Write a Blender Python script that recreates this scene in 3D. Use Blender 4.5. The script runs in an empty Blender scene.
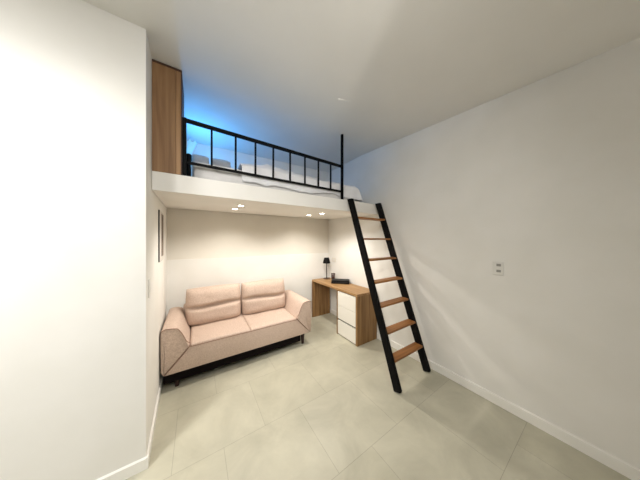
import bpy, bmesh, math, random
from mathutils import Vector, Matrix, noise
random.seed(4)
S = bpy.context.scene
COL = S.collection
PI = math.pi

# ---------------------------------------------------------------- helpers
def obj(name, bm, mat, parent=None, smooth=False, autosmooth=None):
    bmesh.ops.recalc_face_normals(bm, faces=bm.faces[:])
    me = bpy.data.meshes.new(name)
    bm.to_mesh(me); bm.free()
    if smooth:
        for p in me.polygons: p.use_smooth = True
    if autosmooth is not None:
        for p in me.polygons: p.use_smooth = True
        me.set_sharp_from_angle(angle=math.radians(autosmooth))
    me.materials.append(mat)
    o = bpy.data.objects.new(name, me)
    COL.objects.link(o)
    if parent: o.parent = parent; o.location = -Vector(parent['_o']) if '_o' in parent else (0, 0, 0)
    return o

def thing(name, label, cat, base, group=None):
    """an Empty at the thing's base; parts are modelled in world coordinates"""
    o = bpy.data.objects.new(name, None); COL.objects.link(o)
    o.empty_display_size = .1
    o.location = base
    o['label'] = label; o['category'] = cat
    if group: o['group'] = group
    BASE[o.name] = Vector(base)
    return o
BASE = {}
def part(name, bm, mat, root, **k):
    """part of a thing, given in world coordinates"""
    bmesh.ops.translate(bm, verts=bm.verts[:], vec=-BASE[root.name])
    o = obj(name, bm, mat, None, **k)
    o.parent = root
    return o
def sub(name, bm, mat, root, parent, **k):
    bmesh.ops.translate(bm, verts=bm.verts[:], vec=-BASE[root.name])
    o = obj(name, bm, mat, None, **k)
    o.parent = parent
    return o
def tag(o, label, cat, group=None):
    o['label'] = label; o['category'] = cat
    if group: o['group'] = group
    return o
def struct(name, bm, mat, **k):
    o = obj(name, bm, mat, None, **k); o['kind'] = 'structure'; return o

def box(bm, a, b, bev=0, seg=2):
    a, b = Vector(a), Vector(b)
    g = bmesh.ops.create_cube(bm, size=1)
    vs = g['verts']
    for v in vs:
        v.co = Vector([(a[i] + b[i]) / 2 + v.co[i] * (b[i] - a[i]) for i in range(3)])
    if bev:
        es = list({e for v in vs for e in v.link_edges})
        bmesh.ops.bevel(bm, geom=es, offset=bev, segments=seg, profile=.5, affect='EDGES')
    return bm
def mkbox(a, b, bev=0, seg=2):
    return box(bmesh.new(), a, b, bev, seg)

def bar(bm, p, q, w, d, side=Vector((1, 0, 0)), bev=0):
    """rectangular bar from p to q; w along 'side', d across"""
    p, q = Vector(p), Vector(q)
    ax = (q - p); L = ax.length; ax.normalize()
    sx = (side - ax * side.dot(ax)).normalized(); sy = ax.cross(sx)
    M = Matrix((sx, sy, ax)).transposed()
    t = bmesh.new(); box(t, (-w/2, -d/2, 0), (w/2, d/2, L), bev)
    for v in t.verts: v.co = M @ v.co + p
    me = bpy.data.meshes.new('t'); t.to_mesh(me); t.free(); bm.from_mesh(me); bpy.data.meshes.remove(me)
    return bm

def lathe(bm, prof, c, n=32, axis=Vector((0, 0, 1))):
    rot = Vector((0, 0, 1)).rotation_difference(axis).to_matrix()
    rings = []
    for r, z in prof:
        ring = []
        for i in range(n):
            t = 2 * PI * i / n
            ring.append(bm.verts.new(rot @ Vector((r * math.cos(t), r * math.sin(t), z)) + Vector(c)))
        rings.append(ring)
    for a, b in zip(rings, rings[1:]):
        for i in range(n):
            bm.faces.new((a[i], a[(i+1) % n], b[(i+1) % n], b[i]))
    bm.faces.new(rings[0][::-1]); bm.faces.new(rings[-1])
    return bm

def prism(bm, pts, z0, z1, f=lambda x, y, z: (x, y, z), bev=0, seg=3):
    """polygon extruded in its third coordinate"""
    A = [bm.verts.new(f(x, y, z0)) for x, y in pts]
    B = [bm.verts.new(f(x, y, z1)) for x, y in pts]
    n = len(pts)
    fs = [bm.faces.new(A[::-1]), bm.faces.new(B)]
    for i in range(n):
        fs.append(bm.faces.new((A[i], A[(i+1) % n], B[(i+1) % n], B[i])))
    if bev:
        es = list({e for fc in fs[:2] for e in fc.edges})
        bmesh.ops.recalc_face_normals(bm, faces=bm.faces[:])
        bmesh.ops.bevel(bm, geom=es, offset=bev, segments=seg, profile=.5, affect='EDGES')
    return bm

def spline(pts, n=6):
    """Catmull-Rom through 2-D points (open)"""
    out = []
    P = [pts[0]] + list(pts) + [pts[-1]]
    for i in range(1, len(P) - 2):
        p0, p1, p2, p3 = [Vector(p) for p in P[i-1:i+3]]
        for k in range(n):
            t = k / n
            out.append(tuple(.5 * ((2*p1) + (p2-p0)*t + (2*p0-5*p1+4*p2-p3)*t*t + (3*p1-p0-3*p2+p3)*t**3)))
    out.append(tuple(pts[-1]))
    return out

def tube(bm, pts, r, n=8):
    pts = [Vector(p) for p in pts]
    rings = []
    up = Vector((0, 0, 1))
    for i, p in enumerate(pts):
        t = (pts[min(i+1, len(pts)-1)] - pts[max(i-1, 0)]).normalized()
        a = t.cross(up)
        if a.length < 1e-3: a = t.cross(Vector((1, 0, 0)))
        a.normalize(); b = t.cross(a)
        rings.append([bm.verts.new(p + (a*math.cos(2*PI*k/n) + b*math.sin(2*PI*k/n))*r) for k in range(n)])
    for A, B in zip(rings, rings[1:]):
        for k in range(n): bm.faces.new((A[k], A[(k+1) % n], B[(k+1) % n], B[k]))
    bm.faces.new(rings[0][::-1]); bm.faces.new(rings[-1])
    return bm

# ---------------------------------------------------------------- materials
def lin(c):
    return tuple(((x/255)/12.92 if x/255 <= .04045 else ((x/255+.055)/1.055)**2.4) for x in c) + (1,)
def base_mat(name, col, rough=.6, spec=.4, metal=0):
    m = bpy.data.materials.new(name); m.use_nodes = True
    b = m.node_tree.nodes['Principled BSDF']
    b.inputs['Base Color'].default_value = lin(col)
    b.inputs['Roughness'].default_value = rough
    b.inputs['Specular IOR Level'].default_value = spec
    b.inputs['Metallic'].default_value = metal
    return m
def nodes(m): return m.node_tree.nodes, m.node_tree.links, m.node_tree.nodes['Principled BSDF']
def mottled(name, c1, c2, scale, rough=.7, spec=.3, bump=0, bscale=None, stretch=(1, 1, 1), detail=4, lo=.35, hi=.65, ):
    m = base_mat(name, c1, rough, spec); N, L, B = nodes(m)
    tc = N.new('ShaderNodeTexCoord'); mp = N.new('ShaderNodeMapping'); mp.inputs['Scale'].default_value = stretch
    L.new(tc.outputs['Object'], mp.inputs['Vector'])
    nz = N.new('ShaderNodeTexNoise'); nz.inputs['Scale'].default_value = scale; nz.inputs['Detail'].default_value = detail
    L.new(mp.outputs['Vector'], nz.inputs['Vector'])
    cr = N.new('ShaderNodeValToRGB')
    cr.color_ramp.elements[0].position = lo; cr.color_ramp.elements[0].color = lin(c1)
    cr.color_ramp.elements[1].position = hi; cr.color_ramp.elements[1].color = lin(c2)
    L.new(nz.outputs['Fac'], cr.inputs['Fac']); L.new(cr.outputs['Color'], B.inputs['Base Color'])
    if bump:
        n2 = N.new('ShaderNodeTexNoise'); n2.inputs['Scale'].default_value = bscale or scale; n2.inputs['Detail'].default_value = 3
        L.new(mp.outputs['Vector'], n2.inputs['Vector'])
        bp = N.new('ShaderNodeBump'); bp.inputs['Strength'].default_value = bump; bp.inputs['Distance'].default_value = .01
        L.new(n2.outputs['Fac'], bp.inputs['Height']); L.new(bp.outputs['Normal'], B.inputs['Normal'])
    return m
def wood(name, c1, c2, axis, rough=.5, scale=1.0):
    """long grain running along 'axis'"""
    st = [26*scale]*3; st['xyz'.index(axis)] = 1.6*scale
    m = base_mat(name, c1, rough, .35); N, L, B = nodes(m)
    tc = N.new('ShaderNodeTexCoord'); mp = N.new('ShaderNodeMapping'); mp.inputs['Scale'].default_value = st
    L.new(tc.outputs['Object'], mp.inputs['Vector'])
    nz = N.new('ShaderNodeTexNoise'); nz.inputs['Scale'].default_value = 1; nz.inputs['Detail'].default_value = 6
    nz.inputs['Distortion'].default_value = .6
    L.new(mp.outputs['Vector'], nz.inputs['Vector'])
    cr = N.new('ShaderNodeValToRGB')
    cr.color_ramp.elements[0].position = .36; cr.color_ramp.elements[0].color = lin(c1)
    cr.color_ramp.elements[1].position = .66; cr.color_ramp.elements[1].color = lin(c2)
    L.new(nz.outputs['Fac'], cr.inputs['Fac']); L.new(cr.outputs['Color'], B.inputs['Base Color'])
    bp = N.new('ShaderNodeBump'); bp.inputs['Strength'].default_value = .08; bp.inputs['Distance'].default_value = .004
    L.new(nz.outputs['Fac'], bp.inputs['Height']); L.new(bp.outputs['Normal'], B.inputs['Normal'])
    return m
def emis(name, col, strength):
    m = base_mat(name, col); N, L, B = nodes(m)
    B.inputs['Emission Color'].default_value = lin(col); B.inputs['Emission Strength'].default_value = strength
    return m

M_wall = mottled('wall_paint', (232, 230, 224), (236, 234, 229), 3, .75, .25)
M_panel = mottled('wall_upper_greige', (226, 221, 211), (230, 225, 215), 3, .75, .25)
M_ceil = mottled('ceiling_paint', (232, 231, 227), (236, 235, 231), 2, .62, .3)
M_loft = mottled('loft_paint', (236, 233, 226), (239, 236, 230), 3, .6, .3)
M_base = base_mat('skirting_gloss', (240, 238, 232), .4, .4)
M_plastic = base_mat('white_plastic', (228, 226, 220), .4, .4)
M_rocker = base_mat('grey_plastic', (150, 148, 142), .4, .4)
M_black = base_mat('black_metal', (5, 5, 6), .6, .12)
M_blackrub = base_mat('black_rubber', (12, 12, 12), .8, .2)
M_blackm = base_mat('black_lamp', (9, 8, 8), .6, .15)
M_case = base_mat('black_case', (9, 9, 11), .5, .2)
M_caseline = base_mat('grey_strip', (60, 60, 66), .4, .4)
M_drawer = base_mat('drawer_white', (240, 236, 226), .45, .4)
M_gap = base_mat('dark_recess', (34, 26, 20), .9, .1)
M_plinth = base_mat('black_fabric', (18, 14, 14), .95, .1)
M_leg = base_mat('dark_wood_leg', (44, 20, 16), .4, .4)
M_oak_y = wood('oak_along_y', (146, 110, 70), (178, 142, 98), 'y')
M_oak_z = wood('oak_upright', (122, 89, 53), (156, 121, 79), 'z')
M_ward = wood('wardrobe_wood', (128, 94, 62), (160, 124, 86), 'z', scale=.8)
M_wardedge = base_mat('wardrobe_edge', (70, 46, 30), .6)
M_rung = wood('rung_wood', (124, 80, 40), (160, 108, 58), 'x')
M_sofa = mottled('sofa_fabric', (194, 170, 154), (218, 197, 182), 120, .95, .12, bump=.35, bscale=420)
M_pipe = base_mat('sofa_seam', (158, 126, 110), .95, .1)
M_sheet = mottled('white_bedding', (226, 226, 228), (236, 236, 238), 8, .9, .15, bump=.15, bscale=30)
M_mat = mottled('mattress_cover', (214, 212, 210), (224, 222, 220), 10, .9, .15)
M_pil = mottled('pillow_beige', (216, 205, 192), (224, 214, 202), 20, .95, .1, bump=.1, bscale=200)
M_mount = base_mat('picture_mount', (218, 212, 206), .6)
M_print = mottled('picture_print', (92, 76, 62), (150, 134, 118), 6, .6)
M_glassb = base_mat('brown_glass', (62, 40, 34), .15, .5)
M_fill = base_mat('dark_filling', (110, 84, 74), .8)
M_lens = emis('downlight_lens', (255, 240, 214), 30)
M_blue = emis('blue_shade', (130, 205, 250), .6)
M_sock = base_mat('socket_plate', (226, 220, 208), .4, .4)

# floor: 60 cm tiles in a half bond
def floor_mat():
    m = base_mat('stone_tiles', (205, 200, 182), .42, .4); N, L, B = nodes(m)
    tc = N.new('ShaderNodeTexCoord'); mp = N.new('ShaderNodeMapping')
    mp.inputs['Location'].default_value = (.602*4 - .168 + .301, .574*4 - .956, 0)
    L.new(tc.outputs['Object'], mp.inputs['Vector'])
    bk = N.new('ShaderNodeTexBrick'); bk.offset = .5; bk.offset_frequency = 2
    for k, v in (('Scale', 1), ('Mortar Size', .0016), ('Mortar Smooth', .2), ('Brick Width', .602), ('Row Height', .574), ('Bias', 0)):
        bk.inputs[k].default_value = v
    bk.inputs['Color1'].default_value = lin((192, 188, 168)); bk.inputs['Color2'].default_value = lin((198, 194, 175))
    bk.inputs['Mortar'].default_value = lin((166, 161, 144))
    L.new(mp.outputs['Vector'], bk.inputs['Vector'])
    nz = N.new('ShaderNodeTexNoise'); nz.inputs['Scale'].default_value = 2.6; nz.inputs['Detail'].default_value = 8; nz.inputs['Roughness'].default_value = .62
    nz.inputs['Distortion'].default_value = .5
    L.new(tc.outputs['Object'], nz.inputs['Vector'])
    cr = N.new('ShaderNodeValToRGB')
    cr.color_ramp.elements[0].position = .3; cr.color_ramp.elements[0].color = (.77, .77, .76, 1)
    cr.color_ramp.elements[1].position = .68; cr.color_ramp.elements[1].color = (1.03, 1.03, 1.03, 1)
    L.new(nz.outputs['Fac'], cr.inputs['Fac'])
    mx = N.new('ShaderNodeMix'); mx.data_type = 'RGBA'; mx.blend_type = 'MULTIPLY'; mx.inputs['Factor'].default_value = 1
    L.new(bk.outputs['Color'], mx.inputs['A']); L.new(cr.outputs['Color'], mx.inputs['B'])
    L.new(mx.outputs['Result'], B.inputs['Base Color'])
    bp = N.new('ShaderNodeBump'); bp.inputs['Strength'].default_value = .25; bp.inputs['Distance'].default_value = .002; bp.invert = True
    L.new(bk.outputs['Fac'], bp.inputs['Height']); L.new(bp.outputs['Normal'], B.inputs['Normal'])
    return m
M_floor = floor_mat()

# ---------------------------------------------------------------- the room
XL0, XL1 = -.277, -.33          # left wall at its outer corner and at the back
YC = 1.675                      # outer corner of the left wall
YB, YF = 3.25, 1.92             # back wall, loft fascia
def xr(y): return 2.297 + (2.336 - 2.297) * y / 3.2
def xl(y): return XL0 + (XL1 - XL0) * (y - YC) / (YB - YC)
def cl01(t): return max(0, min(1, t))
def zc(x, y):
    a = cl01((x + .2) / 2.5)
    zr = 2.755 + .0725*max(-.3, min(2.3, y))
    return 2.888*(1-a) + zr*a
YR, XFL = -2.6, -3.0

struct('floor', mkbox((XFL-.2, YR-.2, -.12), (2.6, YB+.3, 0)), M_floor)
bm = bmesh.new(); nx, ny = 28, 30
top, bot = [], []
for j in range(ny+1):
    y = YR-.2 + (YB+.3 - YR+.2) * j/ny
    bot.append([bm.verts.new((XFL-.2 + (2.6-XFL+.2)*i/nx, y, zc(XFL-.2 + (2.6-XFL+.2)*i/nx, y))) for i in range(nx+1)])
    top.append([bm.verts.new((XFL-.2 + (2.6-XFL+.2)*i/nx, y, 3.14)) for i in range(nx+1)])
for j in range(ny):
    for i in range(nx):
        bm.faces.new((bot[j][i], bot[j][i+1], bot[j+1][i+1], bot[j+1][i]))
        bm.faces.new((top[j][i], top[j+1][i], top[j+1][i+1], top[j][i+1]))
for j in range(ny):
    for i in (0, nx): bm.faces.new((bot[j][i], bot[j+1][i], top[j+1][i], top[j][i]))
for i in range(nx):
    for j in (0, ny): bm.faces.new((bot[j][i], bot[j][i+1], top[j][i+1], top[j][i]))
struct('ceiling', bm, M_ceil, smooth=False)

idz = lambda x, y, z: (x, y, z)
struct('wall_right', prism(bmesh.new(), [(xr(YR), YR-.2), (xr(YB), YB), (xr(YB), YB+.2), (2.6, YB+.2), (2.6, YR-.2)], 0, 3.0), M_wall)
struct('wall_left', prism(bmesh.new(), [(XL0, YC), (XL1, YB), (XL1, YB+.2), (XFL-.2, YB+.2), (XFL-.2, YC)], 0, 3.0, bev=0), M_wall)
struct('wall_far_left', mkbox((XFL-.2, YR-.2, 0), (XFL, YC, 3.0)), M_wall)
struct('wall_rear', mkbox((XFL, YR-.2, 0), (xr(YR), YR, 3.0)), M_wall)
struct('light_blocker', mkbox((.335, -1.0, 0), (xr(-1)+.001, -.9, 3.0)), M_wall)  # unseen, added behind the camera to cut the edge of the ceiling streak
# back wall: the upper half is a slightly darker greige face set 15 mm back from the lower half
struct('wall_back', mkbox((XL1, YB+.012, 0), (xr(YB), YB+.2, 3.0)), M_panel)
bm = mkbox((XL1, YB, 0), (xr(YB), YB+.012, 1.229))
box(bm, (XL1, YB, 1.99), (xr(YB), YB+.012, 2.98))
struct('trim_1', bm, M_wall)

# skirting boards
def skirt(name, pts, out, h=.075, t=.012):
    bm = bmesh.new()
    for (a, b), o_ in zip(zip(pts, pts[1:]), out):
        a, b, o_ = Vector(a).to_3d(), Vector(b).to_3d(), Vector(o_).to_3d()*t
        vs = [a, b, b+o_, a+o_]
        lo = [bm.verts.new((v.x, v.y, 0)) for v in vs]
        hi = [bm.verts.new((v.x, v.y, h - (.006 if i > 1 else 0))) for i, v in enumerate(vs)]
        bm.faces.new(lo[::-1]); bm.faces.new(hi)
        for i in range(4): bm.faces.new((lo[i], lo[(i+1) % 4], hi[(i+1) % 4], hi[i]))
    return struct(name, bm, M_base)
skirt('baseboard_right', [(xr(YR), YR), (xr(YB), YB)], [(-1, 0)], h=.085, t=.014)
skirt('baseboard_left', [(XL1, YB), (XL0+.0005, YC-.012)], [(1, 0)])
skirt('baseboard_front_left', [(XL0, YC), (XFL, YC)], [(0, -1)])
skirt('baseboard_back', [(XL1, YB), (xr(YB), YB)], [(0, -1)])

# ---------------------------------------------------------------- loft platform
ZB0, ZB1, ZT = 1.885, 1.93, 2.03
lp = thing('loft_platform', 'white built-in loft platform spanning the alcove above the sofa and desk', 'loft platform', (1.0, YF, ZB0))
e = .002
vs = [(xl(YF+.03)+e, YF+.03, ZB0+.001), (xr(YF+.03)-e, YF+.03, ZB0+.001), (xr(YB)-e, YB-e, ZB1), (XL1+e, YB-e, ZB1)]
bm = bmesh.new()
lo = [bm.verts.new(v) for v in vs]; hi = [bm.verts.new((v[0], v[1], ZT-.002)) for v in vs]
bm.faces.new(lo[::-1]); bm.faces.new(hi)
for i in range(4): bm.faces.new((lo[i], lo[(i+1) % 4], hi[(i+1) % 4], hi[i]))
part('deck', bm, M_loft, lp)
bm = prism(bmesh.new(), [(xl(YF)+e, YF), (xr(YF)-e, YF), (xr(YF)-e, YF+.03), (xl(YF)+e, YF+.03)], ZB0, ZT, bev=0)
part('fascia_board', bm, M_loft, lp)

# downlights recessed in its underside
def zb(y): return ZB0 + (ZB1-ZB0)*(y-YF-.03)/(YB-YF-.03)
DL = [(.436, 2.345, 'left front recessed downlight under the loft, brightest, nearest the fascia above the sofa'),
      (.43, 2.72, 'left rear recessed downlight under the loft, behind the brightest one above the sofa'),
      (1.59, 2.385, 'right front recessed downlight under the loft, beside the ladder top'),
      (1.56, 2.74, 'right rear recessed downlight under the loft, nearest the back corner by the desk')]
for x, y, lab in DL:
    z = zb(y)
    d = thing('recessed_downlight', lab, 'ceiling light', (x, y, z-.001))
    bm = bmesh.new()
    n = 32; rings = []
    for r, dz in ((.046, -.0005), (.045, -.004), (.034, -.005), (.032, -.0005)):
        rings.append([bm.verts.new((x+r*math.cos(2*PI*i/n), y+r*math.sin(2*PI*i/n), z+dz)) for i in range(n)])
    for k in range(4):
        A, Bq = rings[k], rings[(k+1) % 4]
        for i in range(n): bm.faces.new((A[i], A[(i+1) % n], Bq[(i+1) % n], Bq[i]))
    part('trim_ring', bm, M_plastic, d, smooth=True)
    part('lens', lathe(bmesh.new(), [(.0315, -.0022), (.0315, -.0008)], (x, y, z), 24), M_lens, d)

# ---------------------------------------------------------------- wardrobe at the left end of the loft
WX = -.097
wz = zc(WX, YF) - .004
w = thing('wardrobe', 'tall brown wood wardrobe end standing on the loft against the left wall', 'wardrobe', (-.2, YF, ZT))
part('carcass', mkbox((xl(2.24)+.058, YF+.02, ZT+.001), (WX, 2.24, wz-.006), .001), M_wardedge, w)
part('door_panel', mkbox((-.283, YF-.001, ZT+.001), (-.140, YF+.019, wz-.016), .0015), M_ward, w)
part('side_panel', mkbox((-.139, YF-.001, ZT+.001), (WX-.008, YF+.019, wz-.016), .0015), M_ward, w)
bm = mkbox((-.283, YF-.002, wz-.0155), (WX, YF+.019, wz), 0)
box(bm, (WX-.0075, YF-.002, ZT+.001), (WX, YF+.019, wz-.0155))
part('edge_strip', bm, M_wardedge, w)

# ---------------------------------------------------------------- guard rail
YG = 1.945
gr = thing('guard_rail', 'black metal guard rail with upright bars along the loft edge', 'railing', (.75, YG, ZT))
xs = [.116, .314, .497, .680, .872, 1.058, 1.243, 1.428]
def rz(z0, z1, x): return z0 + (z1-z0)*(x+.08)/1.68
part('top_rail', bar(bmesh.new(), (-.070, YG, rz(2.500, 2.468, -.07)), (1.602, YG, rz(2.500, 2.468, 1.602)), .028, .028, Vector((0, 1, 0)), .002), M_black, gr)
part('bottom_rail', bar(bmesh.new(), (-.070, YG, rz(2.150, 2.138, -.07)), (1.602, YG, rz(2.150, 2.138, 1.602)), .024, .020, Vector((0, 1, 0)), .002), M_black, gr)
part('post', mkbox((-.096, YG-.014, ZT), (-.068, YG+.014, 2.518), .002), M_black, gr)
part('post', mkbox((1.600, YG-.014, ZT), (1.628, YG+.014, zc(1.61, YG)-.003), .002), M_black, gr)
for x in xs:
    part('baluster', mkbox((x-.008, YG-.008, rz(2.150, 2.138, x)+.010), (x+.008, YG+.008, rz(2.500, 2.468, x)-.015), .001), M_black, gr)

# ---------------------------------------------------------------- bed
def softbox(a, b, r, nx=24, ny=16, nz=6, amp=0, fr=3, seed=0):
    """box with rounded edges and gentle fabric undulation"""
    a, b = Vector(a), Vector(b); c = (a+b)/2; h = (b-a)/2
    bm = bmesh.new(); box(bm, (-1, -1, -1), (1, 1, 1))
    bmesh.ops.subdivide_edges(bm, edges=[e_ for e_ in bm.edges if abs(e_.verts[0].co.x - e_.verts[1].co.x) > 1], cuts=nx, use_grid_fill=True)
    bmesh.ops.subdivide_edges(bm, edges=[e_ for e_ in bm.edges if abs(e_.verts[0].co.y - e_.verts[1].co.y) > 1], cuts=ny, use_grid_fill=True)
    bmesh.ops.subdivide_edges(bm, edges=[e_ for e_ in bm.edges if abs(e_.verts[0].co.z - e_.verts[1].co.z) > 1], cuts=nz, use_grid_fill=True)
    for v in bm.verts:
        p = Vector((v.co.x*h.x, v.co.y*h.y, v.co.z*h.z))
        q = Vector([max(-(h[i]-r), min(h[i]-r, p[i])) for i in range(3)])
        d = p - q
        if d.length > 1e-6: p = q + d.normalized() * r
        if amp:
            k = noise.noise(Vector((p.x*fr+seed, p.y*fr, p.z*fr))) + .5*noise.noise(Vector((p.x*fr*2.3+seed, p.y*fr*2.3+7, p.z*fr*2)))
            p += (d.normalized() if d.length > 1e-6 else Vector((0, 0, 1))) * amp * k
        v.co = c + p
    return bm
mt = thing('mattress', 'white mattress lying on the loft behind the black rail', 'mattress', (.95, 2.55, ZT))
part('mattress_body', softbox((-.02, 1.99, ZT+.001), (1.90, 3.215, 2.2), .03), M_mat, mt, smooth=True)

# duvet: a wrinkled sheet with thickness that falls over the front and right edge of the mattress
def duvet():
    bm = bmesh.new(); nu, nd, nv = 110, 8, 60
    x0, x1, xe, y1 = .375, 2.03, 1.925, 3.17
    tv, bv = [], []
    for j in range(nd+nv+1):
        tr, br = [], []
        for i in range(nu+1):
            X = x0 + (x1-x0)*(i/nu)**.92
            g = cl01((X-xe)/(x1-xe))
            drop = max(0, nd-j)/nd
            Y = 1.979 + (y1-1.979)*max(0, j-nd)/nv
            n1 = noise.noise(Vector((X*2.2, Y*2.6, 1.3))); n2 = noise.noise(Vector((X*5.5+3, Y*6.5, 4.1))); n3 = noise.noise(Vector((X*13, Y*10, 8.8)))
            rid = 1 - abs(noise.noise(Vector((X*4.2+9, Y*3.1+2*X, 2.2))))*2.2
            z = 2.262 + .026*n1 + .016*n2 + .008*n3 + .022*max(0, rid)**3
            z += .045*math.exp(-((X-.62)/.2)**2 - ((Y-2.15)/.25)**2)
            z += .045*math.exp(-((X-1.05)/.3)**2 - ((Y-2.12)/.28)**2)
            z += .03*math.exp(-((X-1.7)/.25)**2 - ((Y-2.2)/.35)**2)
            z = max(z, 2.226)
            e_ = math.exp(-((Y-1.979)/.05)**2)
            z = z*(1-.75*e_) + 2.225*.75*e_
            z -= (z-2.05)*g**1.6
            if j < nd:
                zl = 2.075 + .05*noise.noise(Vector((X*2.4, 0, 2))) + .02*noise.noise(Vector((X*9, 0, 5)))
                zl = max(2.04, zl); z = z + (min(zl, z-.01)-z)*drop
                Y = 1.979 - .011*min(1, drop*3) + .003*noise.noise(Vector((X*7, z*8, 3)))
            tr.append(bm.verts.new((X, Y, z)))
            fy = cl01(drop*4) if j < nd else 0
            br.append(bm.verts.new((X - .012*cl01(g*2), Y + .008*fy, z - .014*(1-fy)*(1-.8*g))))
        tv.append(tr); bv.append(br)
    nv += nd
    for j in range(nv):
        for i in range(nu):
            bm.faces.new((tv[j][i], tv[j][i+1], tv[j+1][i+1], tv[j+1][i]))
            bm.faces.new((bv[j][i], bv[j+1][i], bv[j+1][i+1], bv[j][i+1]))
    for j in range(nv):
        for i in (0, nu): bm.faces.new((tv[j][i], tv[j+1][i], bv[j+1][i], bv[j][i]))
    for i in range(nu):
        for j in (0, nv): bm.faces.new((tv[j][i], tv[j][i+1], bv[j][i+1], bv[j][i]))
    return bm
dv = tag(obj('duvet', duvet(), M_sheet, smooth=True), 'rumpled white duvet spread over the loft mattress, its end hanging by the ladder', 'duvet')

def cushion(w, h, t, lobes=None, n=26, m=26, seed=0, sq=.16, crease=.5, cd=.35):
    """upright cushion, width along x, height along z, front at -y; returns local bmesh with base at z=0"""
    bm = bmesh.new()
    def pt(s, q, side):
        a = 2*s-1; b = 2*q-1
        edge = max(0, 1-abs(a)**5)**.5 * max(0, 1-abs(b)**6)**.5
        X = a*w/2*(1 - .03*b*b*(abs(a)**2)); Z = h/2 + b*h/2*(1-.04*(a*a))
        d = t/2*edge
        if side < 0 and lobes:
            g = math.exp(-((q-crease-.02*math.sin(3*a+seed))/.05)**2)
            d *= 1 - cd*g
            d *= 1.0 + .14*(1-q)
        d += (.006*noise.noise(Vector((a*3+seed, b*3, side)))) * edge
        return (X, side*d, Z)
    F = [[None]*(n+1) for _ in range(m+1)]; Bk = [[None]*(n+1) for _ in range(m+1)]
    def warp(u): # denser near the borders
        return .5 - .5*math.cos(PI*u)
    for j in range(m+1):
        for i in range(n+1):
            s, q = warp(i/n), warp(j/m) if not lobes else j/m
            F[j][i] = bm.verts.new(pt(s, q, -1))
            Bk[j][i] = F[j][i] if (i in (0, n) or j in (0, m)) else bm.verts.new(pt(s, q, 1))
    for j in range(m):
        for i in range(n):
            bm.faces.new((F[j][i], F[j][i+1], F[j+1][i+1], F[j+1][i]))
            try: bm.faces.new((Bk[j][i], Bk[j+1][i], Bk[j+1][i+1], Bk[j][i+1]))
            except ValueError: pass
    return bm
def place(bm, loc, tilt=0, rz=0):
    M = Matrix.Translation(loc) @ Matrix.Rotation(rz, 4, 'Z') @ Matrix.Rotation(tilt, 4, 'X')
    bmesh.ops.transform(bm, matrix=M, verts=bm.verts[:]); return bm
o = tag(obj('pillow', place(cushion(.175, .285, .13, seed=2, n=20, m=20), (.045, 2.60, 2.212), -.2), M_pil, smooth=True),
        'left beige pillow propped on the loft bed beside the blue lamp', 'pillow')
o = tag(obj('pillow', place(cushion(.225, .285, .13, seed=5, n=20, m=20), (.257, 2.60, 2.212), -.2), M_pil, smooth=True),
        'right beige pillow propped on the loft bed between rail bars', 'pillow')

# small lamp glowing blue by the wardrobe
LX, LY = -.062, 2.31
bl = thing('bedside_lamp', 'small lamp with blue glowing shade on dark stand, between wardrobe and loft bed', 'lamp', (LX, LY, ZT))
part('stand', lathe(bmesh.new(), [(.03, 0.001), (.03, .02), (.02, .03), (.019, .25), (.026, .27), (.026, .32), (.01, .335)], (LX, LY, ZT), 24), M_blackm, bl, smooth=True)
bm = bmesh.new(); n = 28; rings = []
for k, (r, z) in enumerate(((.016, .33), (.024, .342), (.029, .385), (.033, .42), (.039, .455), (.036, .455), (.030, .42), (.026, .385), (.02, .35))):
    ring = []
    for i in range(n):
        a = 2*PI*i/n; rr = r*(1 + .08*math.sin(a*5)*(z-.33)/.14)
        ring.append(bm.verts.new((LX + rr*math.cos(a) + .25*(z-.33), LY + rr*math.sin(a), ZT + z + (.012*math.sin(a*5) if k in (4, 5) else 0))))
    rings.append(ring)
for A, Bq in zip(rings, rings[1:]):
    for i in range(n): bm.faces.new((A[i], A[(i+1) % n], Bq[(i+1) % n], Bq[i]))
bm.faces.new(rings[0][::-1]); bm.faces.new(rings[-1])
part('lamp_shade', bm, M_blue, bl, smooth=True)

# ---------------------------------------------------------------- ladder
ld = thing('loft_ladder', 'black loft ladder with brown wooden rungs leaning on the platform edge', 'ladder', (1.92, 1.16, 0))
def lx(side, z): return (1.656 + .034*z/2.02) if side < 0 else (2.194 + .036*z/2.02)
def ly(z): return 1.138 + .724*z/2.02
tv_ = Vector((0, .724, 2.02)).normalized()
for s_ in (-1, 1):
    p = Vector((lx(s_, .022), ly(.022), .022)); q = Vector((lx(s_, 2.035), ly(2.035), 2.035))
    bm = bar(bmesh.new(), p, q, .036, .078, Vector((1, 0, 0)), .003)
    for v in bm.verts:                       # ends cut level
        if v.co.z > 1.95: v.co += tv_ * ((2.035 - v.co.z) / tv_.z)
    stl = part('stringer', bm, M_black, ld)
    f0 = p - tv_*.008
    bm = bar(bmesh.new(), f0, f0 + tv_*.035, .040, .082, Vector((1, 0, 0)), .012)
    zmin = min(v.co.z for v in bm.verts)
    for v in bm.verts: v.co.z -= zmin
    sub('rubber_foot', bm, M_blackrub, ld, stl)
for z in (.275, .52, .770, 1.013, 1.262, 1.512, 1.782):
    a, b = lx(-1, z)+.017, lx(1, z)-.017
    part('rung', mkbox((a, ly(z)-.05, z-.011), (b, ly(z)+.05, z+.011), .003), M_rung, ld)

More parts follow.
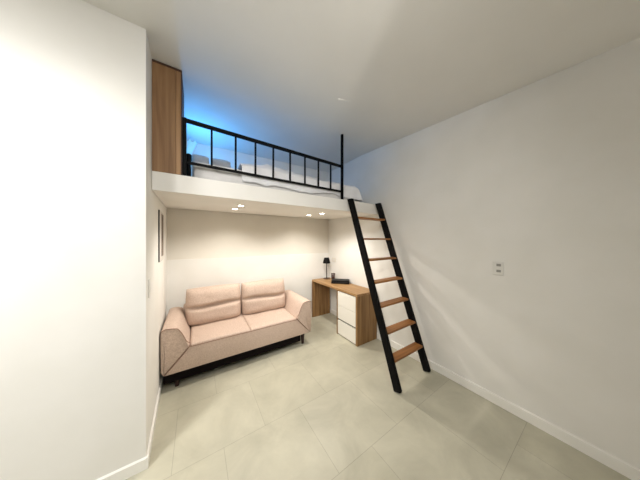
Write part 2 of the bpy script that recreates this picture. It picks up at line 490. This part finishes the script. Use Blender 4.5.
# ---------------------------------------------------------------- desk
DX0, DX1, DY0, DY1, DZ = 1.893, 2.302, 1.953, 3.195, .73
dk = thing('desk', 'oak desk with three white drawers along the right wall', 'desk', (2.1, 2.57, 0))
T = .032
part('desktop', mkbox((DX0, DY0, DZ-T), (DX1, DY1, DZ), .0015), M_oak_y, dk)
part('side_panel', mkbox((DX0, DY1-.03, 0), (DX1, DY1, DZ-T-.0005), .001), M_oak_z, dk)
bm = mkbox((DX0, DY0, 0), (DX1, DY0+.03, DZ-T-.0005), .001)
box(bm, (DX0, 2.392, 0), (DX1, 2.417, DZ-T-.0005), .001)
box(bm, (DX0+.02, DY0+.03, 0), (DX1, 2.392, .025))
part('drawer_cabinet', bm, M_oak_z, dk)
part('cabinet_interior', mkbox((DX0+.03, DY0+.031, .026), (DX1-.002, 2.391, DZ-T-.001)), M_gap, dk)
for z0, z1 in ((.468, .683), (.256, .464), (.018, .228)):
    dr = part('drawer', mkbox((DX0+.001, DY0+.033, z0), (DX0+.028, 2.389, z1), .0015), M_drawer, dk)

# things on the desk
tl = thing('table_lamp', 'small black table lamp with conical shade at back corner of the desk', 'lamp', (2.175, 3.1, DZ))
part('base', lathe(bmesh.new(), [(.066, .0005), (.066, .008), (.06, .012), (.008, .016)], (2.175, 3.1, DZ), 32), mottled('bronze', (70, 48, 34), (80, 56, 40), 8, .4), tl, smooth=False)
part('pole', lathe(bmesh.new(), [(.0075, .014), (.0075, .335)], (2.175, 3.1, DZ), 16), M_blackm, tl, smooth=True)
bm = bmesh.new(); n = 32; rings = []
for r, z in ((.075, .31), (.048, .418), (.010, .418), (.010, .412), (.045, .412), (.071, .312)):
    rings.append([bm.verts.new((2.175 + r*math.cos(2*PI*i/n), 3.1 + r*math.sin(2*PI*i/n), DZ+z)) for i in range(n)])
for k in range(6):
    A, Bq = rings[k], rings[(k+1) % 6]
    for i in range(n): bm.faces.new((A[i], A[(i+1) % n], Bq[(i+1) % n], Bq[i]))
part('lamp_shade', bm, M_blackm, tl, autosmooth=40)

cup = thing('tumbler', 'brown glass tumbler standing on the desk behind the flat black case', 'tumbler', (2.225, 2.95, DZ))
n = 28; bm = bmesh.new(); rings = []
for r, z in ((.030, .001), (.033, .01), (.040, .125), (.0375, .125), (.031, .012)):
    rings.append([bm.verts.new((2.225 + r*math.cos(2*PI*i/n), 2.95 + r*math.sin(2*PI*i/n), DZ+z)) for i in range(n)])
for A, Bq in zip(rings, rings[1:]):
    for i in range(n): bm.faces.new((A[i], A[(i+1) % n], Bq[(i+1) % n], Bq[i]))
bm.faces.new(rings[0][::-1]); bm.faces.new(rings[-1])
part('cup_wall', bm, M_glassb, cup, smooth=True)
part('filling', lathe(bmesh.new(), [(.0315, .014), (.0355, .095)], (2.225, 2.95, DZ), 24), M_fill, cup)

cs = thing('black_case', 'flat black case with grey seam lying on the desk in front of tumbler', 'case', (2.14, 2.66, DZ))
def casebox(a, b, bev=.004):
    bm = mkbox(a, b, bev)
    bmesh.ops.transform(bm, matrix=Matrix.Translation((2.172, 2.66, DZ)) @ Matrix.Rotation(math.radians(-44), 4, 'Z'), verts=bm.verts[:]); return bm
part('case_body', casebox((-.155, -.09, .0005), (.155, .09, .027)), M_case, cs)
part('seam_strip', casebox((-.147, -.0885, .027), (.147, .0885, .030), .0005), M_caseline, cs)
part('case_lid', casebox((-.155, -.09, .030), (.155, .09, .058)), M_case, cs)

# ---------------------------------------------------------------- sofa
sf = thing('sofa', 'pink-beige two-seat sofa with slanted arms on dark legs against the back wall', 'sofa', (.565, 2.8, 0))
CX, SY0, SY1 = .560, 2.39, 3.16
HO, HI, HS = .850, .712, .615       # half widths: outer, arm top inner, seat
def xzy(x, z, y): return (x, y, z)
# lower body with slanted ends
bm = prism(bmesh.new(), [(CX-HS+.002, .392), (CX+HS-.002, .392), (CX+HO-.03, .163), (CX-HO+.03, .163)], SY0, SY1, xzy, bev=.006)
part('seat_base', bm, M_sofa, sf, autosmooth=50)
def arm(sg):
    prof = [(HO-.022, .166), (HO-.004, .20), (HO, .30), (HO+.002, .45), (HO, .585), (HO-.010, .610), (HO-.035, .621), (HO-.08, .622), (.735, .614), (.708, .595),
            (.677, .540), (.647, .465), (HS+.004, .398)]
    prof = spline(prof, 3)
    pts = [(CX+sg*x, z) for x, z in prof]
    if sg > 0: pts = pts[::-1]
    return prism(bmesh.new(), pts, SY0-.002, SY1-.03, xzy, bev=.012, seg=3), [(CX+sg*x, z) for x, z in prof]
for sg in (-1, 1):
    bm, pr_ = arm(sg)
    a_ = part('arm', bm, M_sofa, sf, autosmooth=45)
    path = [(x, SY0-.001, z) for x, z in pr_]
    # piping round the front of the arm and down the slanting seam
    inner = [(CX+sg*(x-.0), SY0-.0005, z) for x, z in spline([(HO-.004, .595), (HO-.03, .619), (.735, .611), (.706, .592), (.674, .535), (.645, .463), (HS+.006, .396), (HO-.026, .172)], 5)]
    sub('piping', tube(bmesh.new(), [(p[0], SY0-.002, p[2]) for p in inner], .0035, 6), M_pipe, sf, a_, smooth=True)
# backrest behind the cushions
part('backrest', mkbox((CX-HI+.01, 3.02, .35), (CX+HI-.01, SY1+.02, .645), .03, 3), M_sofa, sf, autosmooth=50)
# seat cushions
for a, b in ((CX-HS+.004, CX-.0005), (CX+.0005, CX+HS-.004)):
    bm = softbox((a, SY0+.004, .355), (b, 3.04, .412), .011, 24, 18, 4)
    for v in bm.verts:
        s_ = (v.co.x-a)/(b-a); t_ = (v.co.y-SY0)/(3.04-SY0)
        if v.co.z > .39: v.co.z += .014*math.sin(PI*max(0, min(1, s_)))**.4 * math.sin(PI*max(0, min(1, t_)))**.6 + .004*noise.noise(v.co*6) + .012*t_
    part('seat_cushion', bm, M_sofa, sf, smooth=True)
part('front_piping', tube(bmesh.new(), [(CX-HS+.004+(2*HS-.008)*i/20, SY0-.0005, .393) for i in range(21)], .0032, 6), M_pipe, sf, smooth=True)
# two back cushions with a crease
for cx, w_, sd in ((.214, .655, 0), (.882, .668, 3)):
    bm = place(cushion(w_, .475, .25, lobes=2, seed=sd, crease=.50, n=30, m=34, cd=.5), (cx, 2.915, .405), -.12)
    part('back_cushion', bm, M_sofa, sf, smooth=True)
part('plinth', mkbox((CX-HO+.02, SY0+.022, .070), (CX+HO-.17, SY1-.03, .166), .004), M_plinth, sf)
for x, y in ((-.165, 2.445), (1.300, 2.46), (-.165, 3.08), (1.292, 3.08)):
    bm = lathe(bmesh.new(), [(.017, 0), (.018, .004), (.027, .165)], (x, y, 0), 16)
    part('leg', bm, M_leg, sf, autosmooth=50)

# ---------------------------------------------------------------- things on the walls
pf = thing('picture', 'narrow black-edged picture with pale face and dark band hanging on the left wall', 'picture', (-.30, 2.5, 1.28))
def onleft(a, b, bev=0):       # y0,z0 / y1,z1 with offsets from the wall surface
    (o0, y0, z0), (o1, y1, z1) = a, b
    bm = bmesh.new()
    box(bm, (0, y0, z0), (1, y1, z1))
    for v in bm.verts: v.co.x = xl(v.co.y) + (o0 if v.co.x < .5 else o1)
    return bm
part('board', onleft((.001, 2.328, 1.29), (.010, 2.668, 1.785)), M_blackm, pf)
part('face', onleft((.0102, 2.330, 1.292), (.0112, 2.668, 1.783)), M_mount, pf)
part('dark_band', onleft((.0114, 2.47, 1.335), (.0125, 2.66, 1.765)), M_print, pf)

sw = thing('light_switch', 'white two-gang light switch on the right wall', 'light switch', (2.29, .575, 1.24))
part('plate', mkbox((xr(.575)-.010, .528, 1.182), (xr(.575)+.001, .603, 1.304), .003), M_plastic, sw)
for z0, z1 in ((1.262, 1.284), (1.208, 1.23)):
    part('rocker', mkbox((xr(.575)-.014, .545, z0), (xr(.575)-.0095, .575, z1), .001), M_rocker, sw)
sw = thing('wall_switch', 'white switch plate on the left wall near its outer corner', 'wall switch', (-.28, 1.79, 1.15))
part('plate', onleft((.0005, 1.75, 1.10), (.006, 1.83, 1.225)), M_plastic, sw)
part('rocker', onleft((.0061, 1.775, 1.13), (.008, 1.805, 1.195)), M_plastic, sw)
so = thing('wall_socket', 'pale wall socket on the right wall above the desk, by the back corner', 'wall socket', (2.33, 3.06, 1.08))
part('plate', mkbox((xr(3.06)-.009, 3.005, 1.06), (xr(3.06)+.001, 3.12, 1.145), .003), M_sock, so)
part('outlet', mkbox((xr(3.06)-.011, 3.035, 1.08), (xr(3.06)-.0085, 3.09, 1.125), .001), M_plastic, so)
zz = zc(1.25, 1.42)
bm = bar(bmesh.new(), (1.16, 1.462, zz+.001), (1.35, 1.392, zz+.001), .022, .005, Vector((.07, .19, 0)), .001)
tag(obj('ceiling_plate', bm, M_ceil), 'slim pale cover plate on the ceiling in front of the loft rail', 'cover plate')

# ---------------------------------------------------------------- light
def area(name, loc, size, power, col, target=None, shape='DISK', spread=PI):
    l = bpy.data.lights.new(name, 'AREA'); l.shape = shape; l.size = size
    l.energy = power; l.color = col; l.spread = spread
    o = bpy.data.objects.new(name, l); COL.objects.link(o); o.location = loc
    if target: o.rotation_euler = (Vector(target)-Vector(loc)).to_track_quat('-Z', 'Y').to_euler()
    return o
def spot(name, loc, power, col, ang=130, blend=.6, r=.03, target=None):
    l = bpy.data.lights.new(name, 'SPOT'); l.energy = power; l.color = col
    l.spot_size = math.radians(ang); l.spot_blend = blend; l.shadow_soft_size = r
    o = bpy.data.objects.new(name, l); COL.objects.link(o); o.location = loc
    if target: o.rotation_euler = (Vector(target)-Vector(loc)).to_track_quat('-Z', 'Y').to_euler()
    return o
WARM = (1, .945, .87)
for x, y, _ in DL:
    spot('downlight_beam', (x, y, zb(y)-.012), 30 if y < 2.5 else 9, WARM, 150 if y < 2.5 else 146, .6, .024)
# downlight of the open room at left, then two unseen soft fills added
spot('room_downlight', (-.84, .62, 2.78), 31, (1, .985, .96), 165, .5, .09)
area('room_fill_light', (.35, -.35, 2.72), .9, 12, (1, .985, .96), (.9, 1.92, 1.75), spread=math.radians(120))  # soft fill added to lift the fascia and ease its shadow
area('room_fill_light', (-2.0, .35, 2.74), .7, 26, (1, .985, .96), (-1.3, 1.675, 1.2), spread=math.radians(110))  # fill added only to brighten the wall face left of the corner
# unseen uplighter in the room behind, its beam cut by the added blocker
spot('uplighter', (-.01, -1.75, 1.2), 70, (1, .97, .9), 44, 1, .04, (.72, .42, 2.8))
# blue light strip behind the wardrobe end, washing the ceiling
l = bpy.data.lights.new('blue_uplight', 'AREA'); l.energy = 5; l.color = (.07, .38, .95)
l.shape = 'RECTANGLE'; l.size = .04; l.size_y = .2
o = bpy.data.objects.new('blue_uplight', l); COL.objects.link(o); o.location = (-.06, 2.84, 2.46)
n_ = Vector((.72, -.3, .62)).normalized(); y_ = (Vector((0, 1, 0)) - n_*n_.y).normalized(); z_ = -n_
o.rotation_euler = Matrix((y_.cross(z_), y_, z_)).transposed().to_euler()

wd = bpy.data.worlds.new('world'); S.world = wd; wd.use_nodes = True
wd.node_tree.nodes['Background'].inputs['Color'].default_value = (.8, .85, 1, 1)
wd.node_tree.nodes['Background'].inputs['Strength'].default_value = .3

# ---------------------------------------------------------------- camera
cd = bpy.data.cameras.new('camera'); cd.sensor_fit = 'HORIZONTAL'; cd.sensor_width = 36; cd.lens = 190.2*36/640
cd.clip_start = .02
co = bpy.data.objects.new('camera', cd); COL.objects.link(co)
co.location = (0, 0, 1.5); co.rotation_euler = (PI/2, 0, -.5772)
S.camera = co
S.view_settings.view_transform = 'Standard'; S.view_settings.look = 'None'
S.view_settings.gamma = 1; S.view_settings.use_curve_mapping = False
S.view_settings.exposure = .42
